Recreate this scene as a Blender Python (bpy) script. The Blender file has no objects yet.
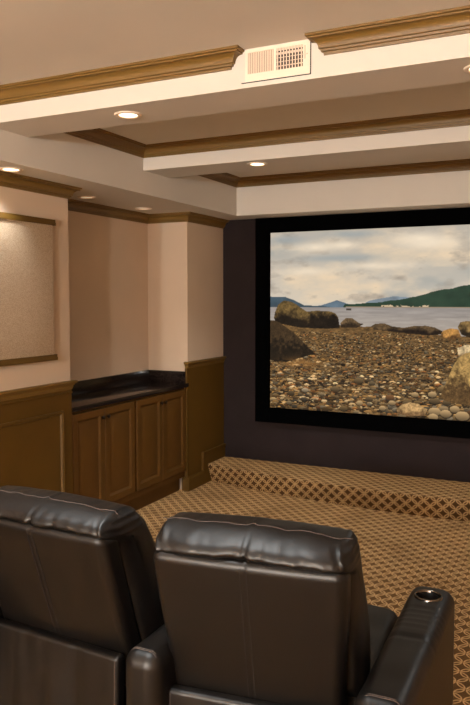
import bpy, bmesh, math, random
import numpy as np
from mathutils import Vector, noise

random.seed(7)
scn = bpy.context.scene
col = scn.collection
R = math.radians

# ------------------------------------------------------------------ materials
def lin(c):
    return tuple((x / 255 / 12.92) if x / 255 <= .04045 else ((x / 255 + .055) / 1.055) ** 2.4 for x in c)

def newmat(name):
    m = bpy.data.materials.new(name)
    m.use_nodes = True
    nt = m.node_tree
    return m, nt, nt.nodes['Principled BSDF']

def N(nt, t, **kw):
    n = nt.nodes.new(t)
    for k, v in kw.items():
        if hasattr(n, k):
            setattr(n, k, v)
        else:
            n.inputs[k].default_value = v
    return n

def surf(name, rgb, rough=.6, var=.06, scale=6, bump=0.0, bscale=200, metal=0.0, spec=.5, coat=0.0):
    """plain painted / leather / metal surface with a faint mottling and fine bump"""
    m, nt, p = newmat(name)
    tc = N(nt, 'ShaderNodeTexCoord')
    nz = N(nt, 'ShaderNodeTexNoise')
    nz.inputs['Scale'].default_value = scale
    nz.inputs['Detail'].default_value = 4
    nt.links.new(tc.outputs['Object'], nz.inputs['Vector'])
    rp = N(nt, 'ShaderNodeValToRGB')
    c = lin(rgb)
    rp.color_ramp.elements[0].position = .3
    rp.color_ramp.elements[1].position = .7
    rp.color_ramp.elements[0].color = tuple(x * (1 - var) for x in c) + (1,)
    rp.color_ramp.elements[1].color = tuple(min(1, x * (1 + var)) for x in c) + (1,)
    nt.links.new(nz.outputs['Fac'], rp.inputs['Fac'])
    nt.links.new(rp.outputs['Color'], p.inputs['Base Color'])
    p.inputs['Roughness'].default_value = rough
    p.inputs['Metallic'].default_value = metal
    p.inputs['Specular IOR Level'].default_value = spec
    p.inputs['Coat Weight'].default_value = coat
    if bump:
        n2 = N(nt, 'ShaderNodeTexNoise')
        n2.inputs['Scale'].default_value = bscale
        n2.inputs['Detail'].default_value = 3
        nt.links.new(tc.outputs['Object'], n2.inputs['Vector'])
        b = N(nt, 'ShaderNodeBump')
        b.inputs['Strength'].default_value = bump
        b.inputs['Distance'].default_value = .004
        nt.links.new(n2.outputs['Fac'], b.inputs['Height'])
        nt.links.new(b.outputs['Normal'], p.inputs['Normal'])
    return m

M = {}
M['ceiling'] = surf('ceiling_paint', (211, 200, 186), .9, .02, 3)
M['wall'] = surf('tan_wall_paint', (204, 177, 150), .85, .03, 3, .05, 300)
M['trim'] = surf('khaki_trim_paint', (112, 82, 32), .5, .015, 4, spec=.4)
M['wains'] = surf('khaki_wainscot_paint', (84, 56, 5), .6, .06, 6, spec=.3)
M['cab'] = surf('khaki_cabinet_paint', (82, 51, 9), .5, .08, 8, spec=.35)
M['dark'] = surf('dark_recess', (26, 19, 12), .8)
M['screenwall'] = surf('dark_screen_wall_fabric', (40, 31, 30), .95, .1, 5, .2, 500, spec=.15)
M['frame'] = surf('black_velvet', (4, 4, 4), 1.0, .02, 5, spec=.0)
M['white'] = surf('white_enamel', (232, 212, 190), .5, .02)
M['grille'] = surf('grille_cream', (222, 196, 172), .5, .02)
M['leather'] = surf('dark_brown_leather', (8, 6, 5), .42, .18, 9, .08, 260, spec=.42)
M['leather'].node_tree.nodes['Principled BSDF'].inputs['Specular Tint'].default_value = (1, .93, .88, 1)
M['thread'] = surf('pale_thread', (72, 59, 52), .7)
M['groove'] = surf('seam_groove', (20, 15, 14), .7)
M['chrome'] = surf('chrome', (120, 114, 108), .2, .02, metal=1.0)
M['black'] = surf('black_plastic', (10, 9, 9), .35)
M['bronze'] = surf('dark_bronze_knob', (46, 33, 24), .35, .1, metal=.7)
M['lens_off'] = surf('unlit_lamp_glass', (205, 185, 160), .35)

def granite():
    m, nt, p = newmat('dark_granite')
    tc = N(nt, 'ShaderNodeTexCoord')
    v = N(nt, 'ShaderNodeTexNoise'); v.inputs['Scale'].default_value = 120; v.inputs['Detail'].default_value = 8
    nt.links.new(tc.outputs['Object'], v.inputs['Vector'])
    rp = N(nt, 'ShaderNodeValToRGB')
    e = rp.color_ramp.elements
    e[0].position = .38; e[0].color = lin((16, 12, 11)) + (1,)
    e[1].position = .72; e[1].color = lin((62, 46, 36)) + (1,)
    k = e.new(.55); k.color = lin((38, 28, 24)) + (1,)
    nt.links.new(v.outputs['Fac'], rp.inputs['Fac'])
    nt.links.new(rp.outputs['Color'], p.inputs['Base Color'])
    p.inputs['Roughness'].default_value = .12
    return m
M['granite'] = granite()

def weave():
    m, nt, p = newmat('cream_woven_fabric')
    tc = N(nt, 'ShaderNodeTexCoord')
    mp = N(nt, 'ShaderNodeMapping'); mp.inputs['Rotation'].default_value = (R(28), 0, 0); mp.inputs['Scale'].default_value = (1, 1, 1.8)
    nt.links.new(tc.outputs['Object'], mp.inputs['Vector'])
    v = N(nt, 'ShaderNodeTexVoronoi'); v.inputs['Scale'].default_value = 150
    nt.links.new(mp.outputs['Vector'], v.inputs['Vector'])
    rp = N(nt, 'ShaderNodeValToRGB')
    rp.color_ramp.elements[0].color = lin((200, 176, 149)) + (1,)
    rp.color_ramp.elements[1].color = lin((166, 140, 112)) + (1,)
    rp.color_ramp.elements[1].position = .75
    nt.links.new(v.outputs['Distance'], rp.inputs['Fac'])
    nt.links.new(rp.outputs['Color'], p.inputs['Base Color'])
    p.inputs['Roughness'].default_value = .95
    p.inputs['Specular IOR Level'].default_value = .1
    b = N(nt, 'ShaderNodeBump'); b.inputs['Strength'].default_value = .5; b.inputs['Distance'].default_value = .003; b.invert = True
    nt.links.new(v.outputs['Distance'], b.inputs['Height'])
    nt.links.new(b.outputs['Normal'], p.inputs['Normal'])
    return m
M['weave'] = weave()

def carpet():
    """leaf outlines laid along alternating diagonals of a 5 cm grid, on UVs in metres"""
    m, nt, p = newmat('leaf_pattern_carpet')
    L = nt.links.new
    uv = N(nt, 'ShaderNodeUVMap'); uv.uv_map = 'UVMap'
    sep = N(nt, 'ShaderNodeSeparateXYZ'); L(uv.outputs['UV'], sep.inputs[0])
    def math_(op, a, b=None):
        n = nt.nodes.new('ShaderNodeMath'); n.operation = op
        for i, x in enumerate((a, b)):
            if x is None: continue
            if isinstance(x, (int, float)): n.inputs[i].default_value = x
            else: L(x, n.inputs[i])
        return n.outputs[0]
    C_ = 1 / .046
    x = math_('MULTIPLY', sep.outputs[0], C_); y = math_('MULTIPLY', sep.outputs[1], C_)
    fx = math_('FRACT', x); fy = math_('FRACT', y)
    par = math_('FLOORED_MODULO', math_('ADD', math_('FLOOR', x), math_('FLOOR', y)), 2)
    inv = math_('SUBTRACT', 1, fx)
    u = math_('ADD', math_('MULTIPLY', fx, math_('SUBTRACT', 1, par)), math_('MULTIPLY', inv, par))
    def dist(ax, ay):
        dx = math_('SUBTRACT', u, ax); dy = math_('SUBTRACT', fy, ay)
        return math_('SQRT', math_('ADD', math_('MULTIPLY', dx, dx), math_('MULTIPLY', dy, dy)))
    d = math_('MAXIMUM', dist(1, 0), dist(0, 1))
    wob = N(nt, 'ShaderNodeTexNoise'); wob.inputs['Scale'].default_value = 60
    L(uv.outputs['UV'], wob.inputs['Vector'])
    d = math_('ADD', d, math_('MULTIPLY', math_('SUBTRACT', wob.outputs['Fac'], .5), .09))
    rp = N(nt, 'ShaderNodeValToRGB')
    e = rp.color_ramp.elements
    core, line, base = lin(CARPET[0]) + (1,), lin(CARPET[1]) + (1,), lin(CARPET[2]) + (1,)
    e[0].position = .0; e[0].color = core
    e[1].position = 1.0; e[1].color = base; d = math_('MULTIPLY', d, .97)
    for pos, c in ((.79, core), (.83, line), (.935, line), (.965, base)):
        k = e.new(pos); k.color = c
    L(d, rp.inputs['Fac'])
    big = N(nt, 'ShaderNodeTexNoise'); big.inputs['Scale'].default_value = 3.5; big.inputs['Detail'].default_value = 4
    L(uv.outputs['UV'], big.inputs['Vector'])
    r2 = N(nt, 'ShaderNodeValToRGB')
    r2.color_ramp.elements[0].position = .32; r2.color_ramp.elements[0].color = (.74, .72, .70, 1)
    r2.color_ramp.elements[1].position = .5; r2.color_ramp.elements[1].color = (1, 1, 1, 1)
    L(big.outputs['Fac'], r2.inputs['Fac'])
    mix = N(nt, 'ShaderNodeMix'); mix.data_type = 'RGBA'; mix.blend_type = 'MULTIPLY'; mix.inputs[0].default_value = 1
    L(rp.outputs['Color'], mix.inputs[6]); L(r2.outputs['Color'], mix.inputs[7])
    L(mix.outputs[2], p.inputs['Base Color'])
    p.inputs['Roughness'].default_value = 1
    p.inputs['Specular IOR Level'].default_value = .05
    p.inputs['Sheen Weight'].default_value = .5
    p.inputs['Sheen Tint'].default_value = lin((214, 165, 110)) + (1,)
    fine = N(nt, 'ShaderNodeTexNoise'); fine.inputs['Scale'].default_value = 350
    L(uv.outputs['UV'], fine.inputs['Vector'])
    b = N(nt, 'ShaderNodeBump'); b.inputs['Strength'].default_value = .6; b.inputs['Distance'].default_value = .004
    L(fine.outputs['Fac'], b.inputs['Height']); L(b.outputs['Normal'], p.inputs['Normal'])
    return m
CARPET = ((92, 66, 38), (206, 166, 114), (80, 55, 30))
M['carpet'] = carpet()

def glow(name, rgb, s):
    m, nt, p = newmat(name)
    p.inputs['Base Color'].default_value = lin(rgb) + (1,)
    p.inputs['Emission Color'].default_value = lin(rgb) + (1,)
    p.inputs['Emission Strength'].default_value = s
    return m
M['lens_on'] = glow('lit_lamp_glass', (255, 226, 180), 5)
M['lens_dim'] = glow('dim_lamp_glass', (255, 226, 190), .45)
M['added_lamp'] = glow('added_lamp_shade', (255, 222, 184), 4)  # glowing shade of the added back-wall lamps

# ------------------------------------------------------------------ mesh helpers
class MB:
    def __init__(s): s.v, s.f = [], []
    def add(s, v, f):
        o = len(s.v); s.v += [tuple(p) for p in v]; s.f += [tuple(i + o for i in q) for q in f]
        return s
    def box(s, x0, x1, y0, y1, z0, z1):
        v = [(x, y, z) for x in (x0, x1) for y in (y0, y1) for z in (z0, z1)]
        return s.add(v, [(0, 1, 3, 2), (4, 6, 7, 5), (0, 4, 5, 1), (2, 3, 7, 6), (0, 2, 6, 4), (1, 5, 7, 3)])
    def rbox(s, c, h, r, n=(4, 4, 4), nr=5, fn=None):
        """rounded box, surface lattice; fn deforms points given in box space"""
        ax = []
        for k in range(3):
            hk = h[k] - r
            a = [(-hk, -math.tan(R(45) * (1 - i / nr))) for i in range(nr)]
            a += [(-hk + 2 * hk * i / n[k], 0) for i in range(n[k] + 1)]
            a += [(hk, math.tan(R(45) * (i + 1) / nr)) for i in range(nr)]
            ax.append(a)
        L = [len(a) for a in ax]; idx = {}; v = []
        def vid(i, j, k):
            if (i, j, k) not in idx:
                q = Vector((ax[0][i][1], ax[1][j][1], ax[2][k][1]))
                b = Vector((ax[0][i][0], ax[1][j][0], ax[2][k][0]))
                p = b + q.normalized() * r
                if fn: p = Vector(fn(p))
                idx[(i, j, k)] = len(v); v.append(p + Vector(c))
            return idx[(i, j, k)]
        f = []
        for d in range(3):
            e, g = (d + 1) % 3, (d + 2) % 3
            for end in (0, L[d] - 1):
                for a in range(L[e] - 1):
                    for b in range(L[g] - 1):
                        q = []
                        for (da, db) in ((0, 0), (1, 0), (1, 1), (0, 1)):
                            t = [0, 0, 0]; t[d] = end; t[e] = a + da; t[g] = b + db
                            q.append(vid(*t))
                        f.append(q if end else q[::-1])
        return s.add(v, f)
    def tube(s, pts, r, n=6):
        pts = [Vector(p) for p in pts]; v, f = [], []
        for i, p in enumerate(pts):
            t = (pts[min(i + 1, len(pts) - 1)] - pts[max(i - 1, 0)]).normalized()
            u = t.orthogonal().normalized() if i == 0 else (u - t * u.dot(t)).normalized()
            w = t.cross(u)
            for k in range(n):
                a = 2 * math.pi * k / n
                v.append(p + (u * math.cos(a) + w * math.sin(a)) * r)
        for i in range(len(pts) - 1):
            for k in range(n):
                f.append((i * n + k, i * n + (k + 1) % n, (i + 1) * n + (k + 1) % n, (i + 1) * n + k))
        f.append(tuple(range(n))[::-1]); f.append(tuple(range((len(pts) - 1) * n, len(pts) * n)))
        return s.add(v, f)
    def lathe(s, prof, c=(0, 0, 0), n=32, axis='z'):
        v, f = [], []
        for (r, z) in prof:
            for k in range(n):
                a = 2 * math.pi * k / n
                p = (r * math.cos(a), r * math.sin(a), z)
                if axis == 'x': p = (p[2], p[0], p[1])
                v.append((p[0] + c[0], p[1] + c[1], p[2] + c[2]))
        for i in range(len(prof) - 1):
            for k in range(n):
                f.append((i * n + k, i * n + (k + 1) % n, (i + 1) * n + (k + 1) % n, (i + 1) * n + k))
        return s.add(v, f)
    def sweep(s, path, prof, z0=0.0, closed=False):
        """moulding: prof (out, z) carried along a plan polyline, mitred; out is to the left of travel"""
        P = [Vector(p) for p in path]; n = len(P); rings = []
        for i in range(n):
            d0 = (P[i] - P[i - 1]).normalized() if (i > 0 or closed) else None
            d1 = (P[(i + 1) % n] - P[i]).normalized() if (i < n - 1 or closed) else None
            d0 = d0 or d1; d1 = d1 or d0
            n0 = Vector((-d0.y, d0.x)); n1 = Vector((-d1.y, d1.x))
            m = (n0 + n1).normalized(); m = m / max(.2, m.dot(n0))
            rings.append([(P[i].x + m.x * o, P[i].y + m.y * o, z0 + z) for o, z in prof])
        k = len(prof); v = [p for r_ in rings for p in r_]; f = []
        for i in range(n if closed else n - 1):
            a, b = i * k, ((i + 1) % n) * k
            for j in range(k):
                f.append((a + j, a + (j + 1) % k, b + (j + 1) % k, b + j))
        if not closed:
            f.append(tuple(range(k))); f.append(tuple(range((n - 1) * k, n * k))[::-1])
        return s.add(v, f)
    def build(s, name, mat, parent=None, smooth=True, ang=40, kind=None, bevel=0, loc=None, rotz=0):
        me = bpy.data.meshes.new(name)
        me.from_pydata(s.v, [], s.f)
        bm = bmesh.new(); bm.from_mesh(me)
        if bevel:
            bmesh.ops.bevel(bm, geom=[e for e in bm.edges if e.calc_face_angle(0) > .5], offset=bevel, segments=2, affect='EDGES', profile=.7)
        bmesh.ops.recalc_face_normals(bm, faces=bm.faces)
        bm.to_mesh(me); bm.free()
        if smooth:
            me.shade_smooth(); me.set_sharp_from_angle(angle=R(ang))
        me.materials.append(mat)
        o = bpy.data.objects.new(name, me); col.objects.link(o)
        if parent: o.parent = parent
        if kind: o['kind'] = kind
        if loc: o.location = loc; o.rotation_euler = (0, 0, rotz)
        return o

def planar_uv(o, fn):
    me = o.data
    uv = me.uv_layers.new(name='UVMap')
    for lp in me.loops:
        uv.data[lp.index].uv = fn(me.vertices[lp.vertex_index].co)

def thing(name, label, cat, loc=(0, 0, 0), rotz=0, group=None):
    o = bpy.data.objects.new(name, None); col.objects.link(o)
    o.empty_display_size = .1
    o.location = loc; o.rotation_euler = (0, 0, rotz)
    o['label'] = label; o['category'] = cat
    if group: o['group'] = group
    return o

def copy_tree(o, parent=None):
    c = o.copy(); col.objects.link(c)
    if parent: c.parent = parent
    for ch in list(o.children): copy_tree(ch, c)
    return c

# ------------------------------------------------------------------ room plan (metres)
XL, XN, YB, YC, YW = -3.034, -3.427, 3.766, 5.318, 5.987     # left wall, niche back, niche start/end, screen wall
XR, YBK = .704, -3.2
ZS, ZC, ZB = 2.365, 2.68, 2.523                                # soffit, ceiling, beam underside
XS, XSR, YS = -2.752, .422, 5.69
B1, B2 = (2.774, 3.087), (4.226, 4.548)
XM = -1.165

# floor and stage
o = MB().add([(XN - .1, YBK - .1, 0), (XR + .1, YBK - .1, 0), (XR + .1, YW + .1, 0), (XN - .1, YW + .1, 0)], [(0, 1, 2, 3)]).build('floor', M['carpet'], smooth=False, kind='structure')
planar_uv(o, lambda c: (c.x, c.y))

def stage():
    zt = .166; n = 48; v = []; f = []; uvs = []
    xs = [XL + (XR - XL) * i / n for i in range(n + 1)]
    top = lambda x: 5.41 + .068 * (x - XM) ** 2
    base = lambda x: 5.455 + .075 * (x - XM) ** 2
    rows = [lambda x: (x, YW, zt), lambda x: (x, top(x) + .010, zt), lambda x: (x, top(x) + .002, zt - .003), lambda x: (x, top(x), zt - .010), lambda x: (x, base(x), 0)]
    for rw in rows: v += [rw(x) for x in xs]
    k = n + 1
    for r_ in range(len(rows) - 1):
        for i in range(n): f.append((r_ * k + i, r_ * k + i + 1, (r_ + 1) * k + i + 1, (r_ + 1) * k + i))
    me = bpy.data.meshes.new('floor_stage'); me.from_pydata(v, [], f)
    uv = me.uv_layers.new(name='UVMap')
    for lp in me.loops:
        x, y, z = v[lp.vertex_index]; r_ = lp.vertex_index // k
        t = top(x)
        uv.data[lp.index].uv = (x, y if r_ < 2 else t + .010 - (0, 0, .010, .018, .185)[r_])
    me.materials.append(M['carpet']); me.shade_smooth(); me.set_sharp_from_angle(angle=R(50))
    ob = bpy.data.objects.new('floor_stage', me); col.objects.link(ob); ob['kind'] = 'structure'
stage()

# walls
MB().box(XN - .15, XL, YBK, YB, 0, ZC + .05).build('wall_left', M['wall'], smooth=False, kind='structure')
MB().box(XN - .15, XN, YB, YC, 0, ZC + .05).build('wall_alcove', M['wall'], smooth=False, kind='structure')
MB().box(XN - .15, XL, YC, YW, 0, ZC + .05).build('wall_column', M['wall'], smooth=False, kind='structure')
MB().box(XN - .15, XR + .15, YW, YW + .12, 0, ZC + .05).build('wall_front', M['screenwall'], smooth=False, kind='structure')
MB().box(XR, XR + .12, YBK, YW, 0, ZC + .05).build('wall_right', M['wall'], smooth=False, kind='structure')
MB().box(XN - .15, XR + .12, YBK - .12, YBK, 0, ZC + .05).build('wall_back', M['wall'], smooth=False, kind='structure')
# ceiling, soffits and beams
MB().box(XN - .15, XR + .12, YBK - .12, YW + .12, ZC, ZC + .1).build('ceiling', M['ceiling'], smooth=False, kind='structure')
s = MB()
s.box(XN, XS, YBK, YW, ZS, ZC)
s.build('ceiling_soffit', M['ceiling'], smooth=False, kind='structure')
MB().box(XS, XSR, YS, YW, ZS, ZC).build('ceiling_soffit', M['ceiling'], smooth=False, kind='structure')
MB().box(XSR, XR, YBK, YW, ZS, ZC).build('ceiling_soffit', M['ceiling'], smooth=False, kind='structure')
for b in (B1, B2):
    MB().box(XS, XSR, b[0], b[1], ZB, ZC).build('ceiling_beam', M['ceiling'], smooth=False, kind='structure', bevel=0)

# mouldings
CROWN = [(0, -.074), (.007, -.074), (.009, -.064), (.016, -.062), (.018, -.054), (.024, -.052)]
CROWN += [(.024 + .030 * (1 - math.cos(R(a))) , -.052 + .034 * math.sin(R(a))) for a in (15, 30, 45, 60, 75, 90)]
CROWN += [(.058, -.018), (.058, -.011), (.066, -.009), (.066, 0), (0, 0)]
RAIL = [(0, -.058), (.008, -.058), (.010, -.048), (.013, -.044), (.013, -.034), (.018, -.030), (.022, -.022), (.030, -.018), (.034, -.012), (.034, -.004), (.030, 0), (0, 0)]
BASE = [(0, 0), (.016, 0), (.016, .095), (.013, .105), (.007, .112), (.005, .122), (0, .122)]
trim_n = [0]
def trim(path, prof, z0, closed=False, mat='trim'):
    trim_n[0] += 1
    return MB().sweep(path, prof, z0, closed).build('trim_%d' % trim_n[0], M[mat], ang=30, kind='structure')
# crown under the soffit following the left wall, niche and column
trim([(XL, YW), (XL, YC), (XN, YC), (XN, YB), (XL, YB), (XL, YBK)], CROWN, ZS)
# crowns in the two coffers
trim([(XS, B1[1]), (XSR, B1[1]), (XSR, B2[0]), (XS, B2[0])], CROWN, ZC, True)
trim([(XS, B2[1]), (XSR, B2[1]), (XSR, YS), (XS, YS)], CROWN, ZC, True)
# crown on the near beam face, cut and returned either side of the vent
trim([(-1.372, B1[0] + .002), (-1.372, B1[0]), (XS, B1[0]), (XS, YBK)], CROWN, ZC)
trim([(XSR, YBK), (XSR, B1[0]), (-.950, B1[0]), (-.950, B1[0] + .002)], CROWN, ZC)
trim([(XR, YBK), (XR, YW)], CROWN, ZS)
# chair rails
trim([(XL, YW), (XL, YC), (XL - .02, YC)], RAIL, 1.112)
trim([(XL - .02, YB), (XL, YB), (XL, YBK)], RAIL, 1.112)
trim([(XR, YBK), (XR, YW)], RAIL, 1.112)

# wainscot: left wall panelling with picture-frame mouldings, column panel
wn = MB()
wn.box(XL, XL + .008, YBK, YB, 0, 1.056)
def picture_frame(mb, x, y0, y1, z0, z1):
    prof = [(0, 0), (.0, .012), (.006, .016), (.012, .012), (.018, .013), (.024, .004), (.026, 0)]
    P = [(y0, z0), (y1, z0), (y1, z1), (y0, z1)]; rings = []
    for i, (y, z) in enumerate(P):
        sy = 1 if i in (0, 3) else -1; sz = 1 if i in (0, 1) else -1
        rings += [(x + h, y + sy * o_, z + sz * o_) for o_, h in prof]
    k = len(prof); f = []
    for i in range(4):
        a, b = i * k, ((i + 1) % 4) * k
        for j in range(k - 1): f.append((a + j, a + j + 1, b + j + 1, b + j))
    mb.add(rings, f)
picture_frame(wn, XL + .008, 2.45, 3.672, .2, .925)
picture_frame(wn, XL + .008, 1.1, 2.33, .2, .925)
picture_frame(wn, XL + .008, -.3, 1.0, .2, .925)
wn.sweep([(XL + .008, YB), (XL + .008, YBK)], [(0, 0), (.008, 0), (.010, .006), (.004, .012), (0, .012)], 1.03)
trim_n[0] += 1
wn.build('trim_%d' % trim_n[0], M['wains'], ang=30, kind='structure')
MB().sweep([(XL + .008, YB), (XL + .008, YBK)], BASE).build('baseboard_left', M['wains'], ang=30, kind='structure')
# column wainscot, base stepping up over the stage
wc = MB()
wc.box(XL - .001, XL + .006, YC - .006, YW, 0, 1.056)
wc.box(-3.048, XL + .006, YC - .024, YC, 0, 1.056)
trim_n[0] += 1
wc.build('trim_%d' % trim_n[0], M['wains'], smooth=False, kind='structure')
bc = MB()
bc.sweep([(XL + .006, 5.60), (XL + .006, YC - .006), (XL - .05, YC - .006)], BASE)
bc.box(XL + .006, XL + .020, 5.56, YW, .0, .272)
bc.box(XL + .006, XL + .028, 5.548, YW, .272, .290)
bc.box(XL + .006, XL + .028, 5.548, 5.566, .122, .272)
bc.build('baseboard_front', M['wains'], smooth=False, kind='structure')

# ------------------------------------------------------------------ air vent on the beam
V = thing('air_vent', 'cream metal air register with two louvre banks on the near ceiling beam', 'vent', (-1.157, B1[0], 2.61))
def vent():
    yf = -.006
    p = MB()
    x0, x1, z0, z1 = -.143, .143, -.066, .066
    La, Lb, za, zb = (-.130, -.014), (-.003, .112), -.034, .052
    for (a, b, c, d) in ((x0, La[0], z0, z1), (La[1], Lb[0], z0, z1), (Lb[1], x1, z0, z1), (La[0], La[1], z0, za), (La[0], La[1], zb, z1), (Lb[0], Lb[1], z0, za), (Lb[0], Lb[1], zb, z1)):
        p.box(a, b, yf, 0, c, d)
    p.build('faceplate', M['white'], V, smooth=False)
    MB().box(La[0], Lb[1], -.0012, -.0002, za, zb).build('duct_opening', M['black'], V, smooth=False)
    g = MB()
    n = 11
    for i in range(n):
        x = La[0] + (La[1] - La[0]) * (i + .5) / n
        g.add([(x - .0042, yf + .0005, za), (x + .0030, yf + .004, za), (x + .0030, yf + .004, zb), (x - .0042, yf + .0005, zb),
               (x - .0042, yf + .0015, za), (x + .0030, yf + .005, za), (x + .0030, yf + .005, zb), (x - .0042, yf + .0015, zb)],
              [(0, 1, 2, 3), (7, 6, 5, 4), (0, 4, 5, 1), (1, 5, 6, 2), (2, 6, 7, 3), (3, 7, 4, 0)])
    g.build('closed_louvre', M['grille'], V, smooth=False)
    g = MB()
    for i in range(9):
        x = Lb[0] + (Lb[1] - Lb[0]) * (i + .5) / 9
        g.box(x - .0024, x + .0024, yf - .001, yf + .002, za, zb)
    for i in range(5):
        z = za + (zb - za) * (i + .9) / 5.2
        hgt = (.002, .0012, .0012, .0045, .005)[i]
        g.box(Lb[0], Lb[1], yf + .002, yf + .0038, z - hgt, z + hgt)
    g.build('open_louvre', M['grille'], V, smooth=False)
    l = MB().box(.119, .122, yf - .004, yf, -.006, .045).box(.112, .134, yf - .006, yf - .003, .010, .013)
    l.build('damper_lever', M['grille'], V, smooth=False)
    MB().box(.1425, .1450, yf - .0, 0, -.066, .066).box(-.16, .1450, yf, -.0, -.0685, -.0665).build('gasket_edge', M['dark'], V, smooth=False)
vent()

# ------------------------------------------------------------------ recessed lights
def can(x, y, z, label, on, group, watts=0, tilt=0, cone=104):
    t = thing('recessed_spotlight', label, 'ceiling light', (x, y, z), 0, group)
    MB().lathe([(.044, -.0015), (.047, -.006), (.058, -.0075), (.064, -.005), (.066, 0)], n=40).build('trim_ring', M['white'], t)
    MB().lathe([(.0005, -.0032), (.030, -.0034), (.044, -.0020)], n=40).build('lamp_lens', M['lens_on' if on else 'lens_dim'], t)
    if watts:
        ld = bpy.data.lights.new('lamp', 'SPOT'); ld.energy = watts; ld.color = WARM
        ld.spot_size = R(cone); ld.spot_blend = 1 if cone < 120 else .4; ld.shadow_soft_size = .05
        lo = bpy.data.objects.new('lamp', ld); col.objects.link(lo); lo.parent = t; lo.location = (0, 0, -.02); lo.rotation_euler = (R(tilt), 0, 0)
    return t
WARM = (.90, .98, 1.02)
ADDED_LAMP_WATTS = 460
can(-1.987, 2.922, ZB, 'lit round downlight under the near ceiling beam, left of the air vent', True, 'recessed downlights', 7)
can(-1.949, 4.340, ZB, 'lit round downlight under the farther ceiling beam, above the picture screen', True, 'recessed downlights', 125, 14)
can(-2.890, 3.100, ZS, 'lit round downlight in left soffit above the woven wall panel', True, 'recessed downlights', 24)
can(-3.200, 4.180, ZS, 'dim pale downlight above the alcove, nearer of the two over the cabinets', False, 'recessed downlights')
can(-3.200, 4.907, ZS, 'dim pale downlight above the alcove, farther one beside the wall column', False, 'recessed downlights')
can(-.382, 2.922, ZB, 'lit round downlight under the near ceiling beam, cut by the right edge of the picture', True, 'recessed downlights', 0)
for (x, y) in ((-.38, 4.34),):
    can(x, y, ZB, 'lit downlight under the farther beam, beyond the right edge of the picture', True, 'recessed downlights', 28, 14)
for i, (x, y, wt) in enumerate(((-1.987, 1.50, 150), (-1.25, 1.50, 120), (-1.80, .45, 0), (-2.55, .45, 0))):  # unseen downlights added to put highlights on the recliner cushions
    can(x, y, ZC, 'added ceiling downlight over the rear of the room, unseen behind the viewer', True, 'added rear downlights', wt, 17, 64)

can(.563, 4.60, ZS, 'added downlight in the right-hand soffit, outside the picture', True, 'added right soffit downlights', 30, 0, 172)  # added wide-cone lamp, brightens the left wall and alcove
can(.563, 3.10, ZS, 'added downlight in the right-hand soffit, outside the picture', True, 'added right soffit downlights', 0, 0, 172)  # added as its partner, glowing lens only

# added lamps on the unseen back wall, lighting the beam faces from behind the viewer
for i, x in enumerate((-1.9, -.42)):
    t = thing('added_wall_lamp', 'added half-round lamp on the unseen back wall, behind the viewer', 'added lamp', (x, YBK, 1.72), 0, 'added back wall lamps')
    MB().box(-.05, .05, 0, .02, -.08, .08).build('back_plate', M['bronze'], t, smooth=False)
    MB().lathe([(.001, -.10), (.05, -.085), (.085, -.03), (.10, .06), (.098, .06), (.08, -.02), (.045, -.075), (.001, -.09)], (0, .12, 0)).build('lamp_shade', M['added_lamp'], t)
    ld = bpy.data.lights.new('lamp', 'POINT'); ld.energy = ADDED_LAMP_WATTS; ld.color = WARM; ld.shadow_soft_size = .12
    lo = bpy.data.objects.new('lamp', ld); col.objects.link(lo); lo.parent = t; lo.location = (0, .26, .12)

# ------------------------------------------------------------------ acoustic panel
A = thing('acoustic_panel', 'cream woven fabric wall panel with khaki wood strips above and below, on left wall', 'wall panel', (XL + .003, 2.75, 1.275))
MB().rbox((.0205, 0, .42), (.0195, .815, .418), .006, (1, 6, 4), 2).build('fabric_panel', M['weave'], A)
PR = [(0, 0), (.048, 0), (.048, .014), (.044, .022), (.044, .036), (0, .036)]
MB().sweep([(0, .835), (0, -.835)], PR, .826).build('top_strip', M['wains'], A, ang=30)
MB().sweep([(0, .835), (0, -.835)], PR, -.012).build('bottom_strip', M['wains'], A, ang=30)

# ------------------------------------------------------------------ cabinets in the niche
def knob(parent, y, z):
    MB().lathe([(.0005, .024), (.009, .023), (.014, .018), (.013, .012), (.006, .008), (.005, 0), (.009, -.0)], (.02, y, z), 20, 'x').build('knob', M['bronze'], parent)

def cabinet_door(parent, y0, y1, z0, z1):
    """raised panel door, face looks along +X; local x 0 is the cabinet face"""
    d = MB()
    st = .058
    rings = []
    prof = [(0, 0), (0, .016), (.004, .020), (st - .010, .020), (st - .004, .016), (st, .012), (st + .006, .008), (st + .012, .008), (st + .036, .017), (st + .040, .018)]
    for (o_, h) in prof:
        rings.append([(h, y0 + o_, z0 + o_), (h, y1 - o_, z0 + o_), (h, y1 - o_, z1 - o_), (h, y0 + o_, z1 - o_)])
    v = [p for r_ in rings for p in r_]; f = []
    for i in range(len(rings) - 1):
        for k in range(4): f.append((i * 4 + k, i * 4 + (k + 1) % 4, i * 4 + 4 + (k + 1) % 4, i * 4 + 4 + k))
    f.append(tuple(range(len(v) - 4, len(v))))
    f.append((3, 2, 1, 0))
    d.add(v, f)
    return d.build('door', M['cab'], parent, ang=25)

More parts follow.
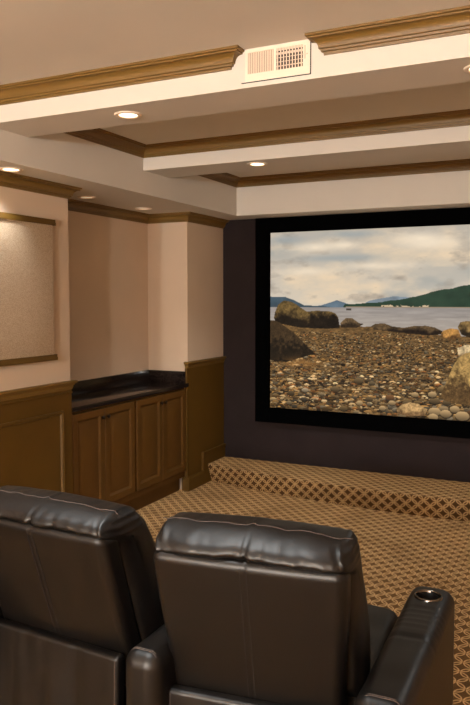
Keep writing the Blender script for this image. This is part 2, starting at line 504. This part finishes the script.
def cabinet(y0, y1, ym, label):
    xf = -3.052
    t = thing('base_cabinet', label, 'cabinet', (xf, y0, 0), 0, 'alcove base cabinets')
    w_ = y1 - y0
    MB().box(XN - xf + .006, 0, 0, w_, .13, .898).build('carcass', M['cab'], t, smooth=False)
    MB().box(XN - xf + .006, -.055, 0, w_, 0, .13).build('toe_kick', M['cab'], t, smooth=False)
    d1 = cabinet_door(t, .012, ym - y0 - .002, .183, .880)
    d2 = cabinet_door(t, ym - y0 + .002, w_ - .012, .183, .880)
    knob(d1, ym - y0 - .030, .815); knob(d2, ym - y0 + .030, .815)
    return t
cabinet(YB + .004, 4.524, 4.135, 'khaki two-door base cabinet beside the panelled left wall, nearer of the pair')
cabinet(4.526, YC - .027, 4.909, 'khaki two-door base cabinet next to the wall column, farther of the pair')

ct = thing('countertop', 'polished dark granite countertop with low splashback across the two khaki cabinets', 'countertop', (XN, YB, .899))
dy = YC - YB
MB().box(.001, .408, .002, dy - .008, 0, .032).build('slab', M['granite'], ct, bevel=.003)
MB().box(.001, .022, .002, dy - .030, .032, .130).build('splashback', M['granite'], ct, bevel=.002)
MB().box(.001, .385, dy - .030, dy - .008, .032, .130).build('side_splash', M['granite'], ct, bevel=.002)

# ------------------------------------------------------------------ projection screen
PX, PZ, PW, PH = -2.553, .664, 2.789, 1.568
S = thing('projection_screen', 'wide projection screen in a black frame showing a rocky beach and sea', 'screen', (PX, YW, PZ))
f = MB(); bw = .133; yf = -.045
def quadframe(mb, x0, x1, z0, z1, t, y0, y1, ztop):
    mb.box(x0 - t, x0, y0, y1, z0 - t, z1 + ztop); mb.box(x1, x1 + t, y0, y1, z0 - t, z1 + ztop)
    mb.box(x0, x1, y0, y1, z0 - t, z0); mb.box(x0, x1, y0, y1, z1, z1 + ztop)
quadframe(f, 0, PW, 0, PH, bw, yf, 0, .131)
f.build('frame', M['frame'], S, smooth=False)

def picture():
    nx, nz = 680, 382
    X, Z = np.meshgrid(np.linspace(0, PW, nx), np.linspace(0, PH, nz))
    rng = np.random.default_rng(11)
    def vnoise(fx, fz, seed):
        r_ = np.random.default_rng(seed)
        gx, gz = int(PW * fx) + 3, int(PH * fz) + 3
        g = r_.random((gz, gx))
        a, b = X * fx, Z * fz
        i, j = a.astype(int), b.astype(int); u, v_ = a - i, b - j
        u = u * u * (3 - 2 * u); v_ = v_ * v_ * (3 - 2 * v_)
        return (g[j, i] * (1 - u) + g[j, i + 1] * u) * (1 - v_) + (g[j + 1, i] * (1 - u) + g[j + 1, i + 1] * u) * v_
    def fbm(fx, fz, seed, o=4):
        t = 0; a = .5; n_ = 0
        for k in range(o):
            t = t + a * vnoise(fx * 2 ** k, fz * 2 ** k, seed + k); n_ += a; a *= .55
        return t / n_
    def mixc(img, mask, c):
        m = np.clip(mask, 0, 1)[..., None]
        return img * (1 - m) + np.array(c, float) * m
    def poly(pts):
        P = np.array(pts); ins = np.zeros(X.shape, bool)
        for k in range(len(P)):
            x1, z1 = P[k]; x2, z2 = P[k - 1]
            if z1 == z2: continue
            c = ((z1 > Z) != (z2 > Z)) & (X < (x2 - x1) * (Z - z1) / (z2 - z1) + x1)
            ins ^= c
        return ins
    img = np.zeros(X.shape + (3,))
    t = np.clip((Z - .92) / .65, 0, 1)[..., None]
    img[:] = np.array((208, 196, 178)) * (1 - t) + np.array((184, 174, 160)) * t
    c1 = fbm(2.6, 6, 3, 5); c2 = fbm(6, 13, 9, 5); c3 = fbm(2.0, 5, 21)
    img = mixc(img, (c3 - .54) * 2.4, (158, 160, 156))
    img = mixc(img, (c1 - .50) * 3.0, (230, 206, 174))
    img = mixc(img, (c2 - .55) * 3.0 * (Z > .95), (160, 148, 134))
    for (x, z, sx, sz) in ((.42, 1.43, .22, .045), (.68, 1.44, .12, .03), (1.30, 1.475, .22, .05), (1.42, 1.43, .25, .05), (.30, 1.22, .25, .03), (1.0, 1.26, .3, .03)):
        img = mixc(img, .85 * np.exp(-((X - x) / sx) ** 2 - ((Z - z) / sz) ** 2) * (.4 + c2), (240, 222, 196))
    for (x, z, sx, sz) in ((.15, 1.50, .2, .04), (.75, 1.53, .25, .03), (.65, 1.33, .4, .03)):
        img = mixc(img, .7 * np.exp(-((X - x) / sx) ** 2 - ((Z - z) / sz) ** 2), (150, 158, 160))
    hz = .908
    def ridge(pts, c, amp, seed, lo=hz):
        P = np.array(pts); h = np.interp(X[0], P[:, 0], P[:, 1], left=-1, right=-1)
        h = h + amp * (fbm(12, 1, seed)[0] - .5)
        m = (Z < h[None, :]) & (Z > lo - .012)
        n_ = fbm(9, 14, seed + 5)
        cc = np.array(c, float) * (.8 + .4 * n_[..., None])
        img[m] = cc[m]
    ridge([(.80, hz), (.91, .965), (1.11, 1.004), (1.235, .996), (1.5, .95), (1.8, hz)], (128, 140, 148), .008, 31)
    ridge([(.25, hz), (.49, .925), (.62, .972), (.745, .932), (.95, hz)], (92, 108, 120), .008, 37)
    ridge([(-.1, 1.0), (.005, .998), (.149, .998), (.216, .972), (.319, .925), (.50, .918), (.56, hz)], (66, 82, 92), .008, 41)
    ridge([(.68, .918), (.692, .936), (.961, .947), (1.203, .981), (1.467, 1.045), (1.722, 1.096), (2.2, 1.19), (2.5, 1.2), (2.8, 1.13)], (46, 64, 50), .014, 47)
    m = (np.abs(Z - .921) < .002 + .010 * vnoise(60, 40, 55)) & (X > .98) & (X < 1.46) & (vnoise(70, 90, 57) > .42)
    img[m] = (206, 180, 146)
    m = (np.abs(Z - .913) < .004) & (X > .7); img[m] = (150, 132, 110)
    # water
    m = Z < hz
    wv = fbm(6, 60, 61); t = np.clip((hz - Z) / .2, 0, 1)[..., None]
    wc_ = (np.array((150, 142, 136)) * (1 - t) + np.array((170, 158, 146)) * t) * (.86 + .28 * wv[..., None])
    img[m] = wc_[m]
    m = (np.abs(X - .727) < .022) & (np.abs(Z - .892) < .008); img[m] = (70, 62, 56)
    # shore
    sh = np.interp(X[0], (0, .658, .963, 1.256, 1.73, 2.8), (.775, .76, .742, .712, .676, .64)) + .02 * (fbm(14, 1, 71)[0] - .5)
    beach = Z < sh[None, :]
    bn = fbm(8, 20, 73); b2 = fbm(40, 90, 77, 3)
    bc_ = np.array((108, 81, 48)) * (.35 + .55 * bn[..., None] + .8 * b2[..., None])
    img[beach] = bc_[beach]
    pal = [(150, 124, 88), (120, 96, 64), (92, 78, 60), (74, 60, 44), (172, 150, 118), (108, 102, 92), (134, 92, 56), (60, 50, 40), (190, 170, 140), (142, 112, 70)]
    def pebble(x, z, rx, rz, c, dark=.5):
        i0, i1 = np.searchsorted(X[0], (x - rx, x + rx)); j0, j1 = np.searchsorted(Z[:, 0], (z - rz * 1.5, z + rz))
        if i1 - i0 < 1 or j1 - j0 < 1: return
        xs, zs = X[j0:j1, i0:i1], Z[j0:j1, i0:i1]
        q = ((xs - x) / rx) ** 2 + ((zs - z) / rz) ** 2
        q2 = ((xs - x) / rx) ** 2 + ((zs - z + rz * .4) / rz) ** 2
        s_ = img[j0:j1, i0:i1]
        s_[q2 < 1] *= dark
        hgt = np.clip((zs - z) / rz, -1, 1)
        cc = np.array(c, float) * (.85 + .3 * hgt[..., None])
        s_[q < 1] = cc[q < 1]
    K = 12000
    zz = .70 * rng.random(K) ** .75 + .0
    zz = np.sort(zz)[::-1]
    for k in range(K):
        z = zz[k]; x = rng.random() * PW
        if z > np.interp(x, (0, .658, .963, 1.256, 1.73, 2.8), (.75, .735, .72, .69, .655, .62)): continue
        s_ = (.0050 + .014 * (1 - z / .76) ** 1.2) * (.45 + 1.1 * rng.random() ** 3)
        c = np.array(pal[rng.integers(len(pal))]) * np.array((1.08, 1.0, .86)) * (.55 + .75 * rng.random() ** 1.6)
        pebble(x, z, s_ * (1 + .6 * rng.random()), s_ * (.5 + .3 * rng.random()), c, .4)
    for k in range(46):
        x = 1.25 + rng.normal() * .5; z = abs(rng.normal()) * .10 + .01
        s_ = .020 + .026 * rng.random()
        pebble(x, z, s_, s_ * .6, np.array(pal[(0, 4, 1, 9, 6)[rng.integers(5)]]) * (.65 + .35 * rng.random()))
    def rock(pts, c, dark, seed, split=.45, fx=22):
        P = np.array(pts); m = poly(pts)
        n1, n2 = fbm(fx, fx, seed), fbm(fx * 4, fx * 4, seed + 3, 3)
        lo, hi = P[:, 1].min(), P[:, 1].max()
        hgt = np.clip(((Z - lo) / (hi - lo) - split) * 3.5 + (n1 - .5) * 2.2 + .5, 0, 1)[..., None]
        cc = (np.array(dark, float) * (1 - hgt) + np.array(c, float) * hgt) * (.40 + .55 * n1[..., None] + .65 * n2[..., None])
        img[m] = cc[m]
    rock([(.93, .80), (.985, .808), (1.039, .802), (1.08, .765), (1.13, .735), (1.25, .742), (1.30, .757), (1.377, .762), (1.45, .752), (1.54, .70), (1.40, .682), (1.2, .71), (1.0, .722), (.94, .738)][0:0] or
         [(.92, .748), (.96, .772), (1.039, .776), (1.1, .752), (1.2, .742), (1.28, .758), (1.377, .762), (1.45, .75), (1.55, .70), (1.40, .682), (1.2, .70), (.95, .722)], (92, 72, 48), (40, 30, 22), 83)
    rock([(.655, .775), (.70, .815), (.76, .815), (.82, .775), (.86, .768), (.80, .735), (.66, .735)], (104, 82, 56), (50, 38, 26), 87)
    rock([(.035, .811), (.045, .86), (.073, .927), (.13, .967), (.207, .954), (.26, .925), (.292, .902), (.348, .869), (.44, .878), (.567, .872), (.61, .855), (.635, .82), (.649, .732), (.523, .721), (.293, .726), (.103, .758), (.045, .784)], (106, 84, 48), (34, 26, 18), 91, .5)
    rock([(0, .79), (.05, .785), (.093, .767), (.227, .68), (.34, .577), (.43, .50), (.34, .475), (.294, .461), (.152, .415), (.06, .42), (0, .43)], (66, 50, 32), (34, 26, 17), 95, .45, 40)
    m = np.exp(-((X - .30) / .2) ** 2 - ((Z - .415) / .05) ** 2) * (fbm(20, 40, 97) > .42) * .8
    img = mixc(img, m * .8, (150, 104, 54))
    rock([(1.50, .700), (1.52, .725), (1.575, .745), (1.637, .735), (1.66, .68), (1.60, .655), (1.51, .668)], (172, 124, 66), (96, 66, 36), 99, .35)
    rock([(1.63, .755), (1.65, .795), (1.70, .806), (1.80, .806), (1.86, .78), (1.87, .70), (1.73, .672), (1.66, .695)], (134, 106, 64), (44, 34, 22), 103, .45)
    rock([(1.63, .585), (1.70, .615), (1.85, .62), (1.95, .56), (1.75, .52), (1.64, .53)], (196, 170, 128), (150, 120, 84), 107, .2)
    rock([(1.505, .19), (1.525, .25), (1.559, .33), (1.596, .43), (1.64, .51), (1.70, .55), (1.82, .565), (2.0, .52), (2.1, .36), (2.12, .18), (1.9, .12), (1.65, .135), (1.54, .155)], (166, 132, 78), (92, 68, 40), 111, .42, 30)
    rock([(1.15, .055), (1.19, .10), (1.26, .125), (1.33, .115), (1.40, .07), (1.38, .02), (1.25, .01), (1.16, .02)], (176, 140, 92), (120, 90, 58), 115, .3)
    for (x, z, r_) in ((1.46, .06, .05), (1.55, .05, .045), (1.62, .09, .04), (1.68, .04, .055), (1.45, .015, .04), (1.03, .06, .03), (.83, .09, .03), (1.11, .11, .03), (1.30, .19, .03), (1.44, .20, .035)):
        pebble(x, z, r_, r_ * .68, (176, 144, 100))
    img = np.clip(img, 0, 255)
    return img, nx, nz

img, nx, nz = picture()
gx, gz = np.meshgrid(np.linspace(0, PW, nx), np.linspace(0, PH, nz))
co = np.stack([gx, np.full_like(gx, -.010), gz], -1).reshape(-1, 3)
i = np.arange(nx * nz).reshape(nz, nx)
quads = np.stack([i[:-1, :-1], i[:-1, 1:], i[1:, 1:], i[1:, :-1]], -1).reshape(-1, 4)
me = bpy.data.meshes.new('picture_surface')
me.vertices.add(len(co)); me.vertices.foreach_set('co', co.ravel().astype(np.float32))
me.loops.add(quads.size); me.loops.foreach_set('vertex_index', quads.ravel().astype(np.int32))
me.polygons.add(len(quads)); me.polygons.foreach_set('loop_start', np.arange(0, quads.size, 4, dtype=np.int32))
me.update(calc_edges=True)
at = me.color_attributes.new('picture', 'FLOAT_COLOR', 'POINT')
s_ = img.reshape(-1, 3) / 255
l_ = np.where(s_ <= .04045, s_ / 12.92, ((s_ + .055) / 1.055) ** 2.4)
at.data.foreach_set('color', np.concatenate([l_, np.ones((len(l_), 1))], 1).ravel().astype(np.float32))
m, nt, p = newmat('projected_picture')
a_ = N(nt, 'ShaderNodeAttribute'); a_.attribute_name = 'picture'
p.inputs['Base Color'].default_value = (.008, .008, .008, 1); p.inputs['Roughness'].default_value = .9
p.inputs['Specular IOR Level'].default_value = 0
nt.links.new(a_.outputs['Color'], p.inputs['Emission Color'])
PICTURE_STRENGTH = 1.03
p.inputs['Emission Strength'].default_value = PICTURE_STRENGTH
me.materials.append(m)
ps = bpy.data.objects.new('picture_surface', me); col.objects.link(ps); ps.parent = S

# ------------------------------------------------------------------ recliners
def sstep(a, b, x):
    t = min(1, max(0, (x - a) / (b - a))); return t * t * (3 - 2 * t)


def recliner(loc, rotz, label, hw, arms, seed, taper=.05, zs=.452, seat=(-.22, .365), LEAN=.22, ct=.978):
    def lean(z): return (.9 - z) * LEAN
    t = thing('theater_recliner', label, 'recliner', loc, rotz, 'row of leather recliners')
    L = M['leather']; off = Vector((seed * 3.1, seed * 1.7, 0))
    def wr(p, s, a): return a * noise.noise(Vector(p) * s + off)
    # hard back shell
    H2 = (.9 - .30) / 2; zc = .9 - H2
    def fsh(p):
        z = p.z + zc
        k = 1 - taper * sstep(.9, .4, z)
        y = p.y + lean(z)
        groove = math.exp(-(p.x / .006) ** 2) * .004 if p.y < 0 else 0
        bulge = -.008 * (1 - (p.x / hw) ** 2) * (1 if p.y < 0 else 0)
        return (p.x * k, y + bulge + groove + wr((p.x, p.y, z), 5, .003), p.z)
    MB().rbox((0, .05, zc), (hw, .05, H2), .034, (60, 2, 14), 6, fsh).build('back_shell', L, t, ang=60)
    # centre seam and edge piping on the shell
    def rear(x, z): return lean(z) - .008 * (1 - (x / hw) ** 2) 
    sm = MB()
    for dx in (-.010, .010):
        sm.tube([(dx, rear(dx, .885 - .02 * i) + (.0004 if i else .004), .880 - .02 * i) for i in range(24)], .0012, 5)
    sm.build('shell_stitching', M['groove'], t)
    # back cushion rising above and in front of the shell
    H2c = (ct - .42) / 2; zcc = ct - H2c; hc = hw + .008
    def fcu(p):
        z = p.z + zcc
        ax_ = abs(p.x); d_ = hc - ax_
        ax_ = hc - d_ * (.034 / .085) if d_ < .085 else ax_ * (hc - .034) / (hc - .085)
        p = Vector((math.copysign(ax_, p.x), p.y, p.z))
        u = p.x / hc
        y = p.y
        back = y < 0
        up = sstep(.85, .91, z)
        if back: y = y + .042 * (1 - up) - .040 * up * (1 - .5 * u ** 4) * (1 - sstep(.90, .98, z) * .8)
        else: y += .10 * sstep(.9, .55, z) * (1 - u ** 4) + .02 * math.sin((z - .45) * 9) 
        z2 = p.z - .010 * up * (abs(u) ** 5) + .002 * up * math.cos(u * 4)
        x = p.x * (1 + .06 * sstep(.95, .55, z)) 
        # gathers at the two top corners, soft creases elsewhere
        g = sstep(.72, .97, abs(u)) * up
        x += .0012 * math.sin(z * 260) * g
        d = wr((p.x * 1.6, p.y, z * 1.0), 9, .0085 * (.35 + up)) + wr((p.x * 2, p.y, z), 22, .0035 * (.3 + up))
        if abs(p.x) < .04 and up > 0: d += .011 * math.exp(-(p.x / .007) ** 2)
        y = y + (d if back else -d) + (.0045 * math.sin(p.x * 210 + z * 90) * g)
        return (x, y + lean(min(z, .93)), z2 + d * .4 * up)
    c = MB().rbox((0, .155, zcc), (hc, .115, H2c), .085, (60, 2, 24), 12, fcu).build('back_cushion', L, t, ang=80)
    # pale stitch line along the crown of the cushion
    pts = []
    for i in range(41):
        x = -hc * .93 + 2 * hc * .93 * i / 40
        q = fcu(Vector((x, -.115 + .085 * (1 - math.cos(R(80))), H2c - .085 * (1 - math.sin(R(80))))))
        pts.append((q[0], q[1] + .155 - .0003, q[2] + zcc + .0004))
    MB().tube(pts, .0011, 5).build('cushion_stitching', M['thread'], c)
    # loose skirt over the lower back
    Hs = (zs - .06) / 2; zsc = zs - Hs
    def fsk(p):
        z = p.z + zsc
        fold = .018 * noise.noise(Vector((p.x * 9, z * 1.2, seed))) * sstep(.45, .2, z) + .004 * noise.noise(Vector((p.x * 22, z * 2, seed + 4)))
        y = p.y + lean(zs) - .013 - .045 * (zs - z) + (fold if p.y < 0 else 0)
        return (p.x, y, p.z)
    MB().rbox((0, -.012, zsc), (hw * (1 - taper) - .006, .022, Hs), .014, (48, 1, 14), 4, fsk).build('back_skirt', L, t, ang=60)
    for sx in (-1, 1):
        ed = MB()
        xx = sx * (hw * (1 - taper) - .018)
        e = [fsk(Vector((xx, -.0222, Hs - .012 - .02 * i))) for i in range(16)]
        ed.tube([(q[0], q[1] - .0125, q[2] + zsc) for q in e], .0012, 5)
        ed.build('skirt_stitching', M['thread'], t)
    # seat
    def fse(p):
        return (p.x, p.y, p.z + (.022 * (1 - (p.x / hw) ** 2) * (1 if p.z > 0 else 0) + wr((p.x, p.y, 1), 9, .005)))
    sc, sw = (seat[0] + seat[1]) / 2, (seat[1] - seat[0]) / 2
    MB().rbox((sc, .55, .385), (sw, .31, .075), .045, (14, 16, 2), 5, fse).build('seat_cushion', L, t, ang=80)
    MB().rbox((sc, .50, .17), (sw - .012, .33, .15), .02, (2, 2, 2), 3).build('seat_base', L, t)
    MB().rbox((sc, .855, .22), (sw - .01, .022, .17), .018, (4, 1, 4), 4).build('footrest', L, t)
    for sx in (-1, 1):
        for y in (.24, .76):
            MB().lathe([(.001, .03), (.022, .03), (.026, .0), (.001, 0)], (sx * (hw - .07), y, 0), 16).build('glide_foot', M['black'], t)
    # arms, each with a drop-in cup holder near its front end
    for (x0, ang, y0, y1, aw) in arms:
        ln = (y1 - y0) / 2
        e = bpy.data.objects.new('armrest', None)
        def far(p):
            z = p.z
            topf = 1 if z > .2 else 0
            crease = 0
            if topf:
                yy = p.y
                crease = -.0035 * sum(math.exp(-((yy - c0) / .008) ** 2) for c0 in (.05, .09, .13, .17, .21)) * (.6 + .4 * noise.noise(Vector((p.x * 14, yy * 30, seed))))
                crease += -.005 * math.exp(-((yy + .02) / .010) ** 2)
                crease += .004 * noise.noise(Vector((p.x * 10, yy * 7, seed + 2)))
            return (p.x * (1 + .02 * math.sin(p.y * 5)), p.y, z + crease)
        arm = MB().rbox((0, 0, .305), (aw, ln, .275), .05, (8, 60, 5), 7, far).build('armrest', L, t, ang=80)
        arm.location = (x0, (y0 + y1) / 2, 0); arm.rotation_euler = (0, 0, ang)
        yc = ln - .125; zt = .58
        cut = MB().lathe([(.0001, zt - .075), (.042, zt - .075), (.042, zt + .05), (.0001, zt + .05)], (0, yc, 0), 40).build('cutter', L)
        bpy.context.view_layer.update()
        cut.parent = arm
        bpy.context.view_layer.update()
        md = arm.modifiers.new('hole', 'BOOLEAN'); md.object = cut; md.operation = 'DIFFERENCE'; md.solver = 'EXACT'
        dg = bpy.context.evaluated_depsgraph_get()
        nm = bpy.data.meshes.new_from_object(arm.evaluated_get(dg))
        arm.modifiers.clear(); arm.data = nm
        bpy.data.objects.remove(cut)
        ch = MB().lathe([(.0005, zt - .068), (.038, zt - .068), (.041, zt - .060), (.0412, zt - .004), (.0425, zt + .004), (.0445, zt + .006), (.0480, zt + .005), (.0505, zt + .001), (.0505, zt - .006)], (0, yc, 0), 48)
        cup = ch.build('cup_holder', M['chrome'], arm)
        cup.data.materials.append(M['black'])
        for pl in cup.data.polygons:
            if pl.center.z < zt - .002 and math.hypot(pl.center.x, pl.center.y - yc) < .0415: pl.material_index = 1
        st = MB()
        for k in (0, .007):
            st.tube([(aw * .98 * math.cos(R(a)) * (.95 if 30 < a < 150 else 1.0), -ln + .045 - .016 * math.sin(R(a)) * .0 + k, .0) for a in (0,)] * 0 or
                    [(-aw * .9 + 2 * aw * .9 * i / 16, -ln + .034 + k, .5795 - .05 * max(0, abs(-1 + i / 8) - .42) ** 2 * 2.4) for i in range(17)], .0012, 5)
        st.build('arm_stitching', M['thread'], arm)
    return t

recliner((-.860, 1.818, 0), R(6.9), 'dark brown leather recliner at the centre, chrome cup holder in its right arm', .296,
         [(-.277, R(-7), -.015, .86, .066), (.436, R(-5.6), -.045, .84, .080)], 1, .09, .452, (-.225, .355))
recliner((-1.645, 1.815, 0), R(-3), 'dark brown leather recliner at the left, cut off by the picture edge, near khaki panelling', .303,
         [(-.40, R(4), .005, .86, .08)], 2, .015, .472, (-.318, .292), .33, .967)

# ------------------------------------------------------------------ camera and view
cam = bpy.data.cameras.new('camera'); co_ = bpy.data.objects.new('camera', cam); col.objects.link(co_)
co_.location = (0, 0, 1.65)
co_.rotation_euler = (R(90 - 3.5916), 0, R(25.937))
cam.sensor_fit = 'VERTICAL'; cam.sensor_height = 36; cam.sensor_width = 24
cam.lens = 721.384 / 705 * 36
cam.shift_y = -(352.5 - 343.54) / 705
cam.clip_start = .05
scn.camera = co_
wd = bpy.data.worlds.new('world'); scn.world = wd; wd.use_nodes = True
wd.node_tree.nodes['Background'].inputs[0].default_value = (0, 0, 0, 1)
vs = scn.view_settings
vs.view_transform = 'Standard'; vs.look = 'None'; vs.gamma = 1; vs.use_curve_mapping = False
vs.exposure = 0.0
scn.cycles.max_bounces = 8; scn.cycles.diffuse_bounces = 4
scn.cycles.use_denoising = True
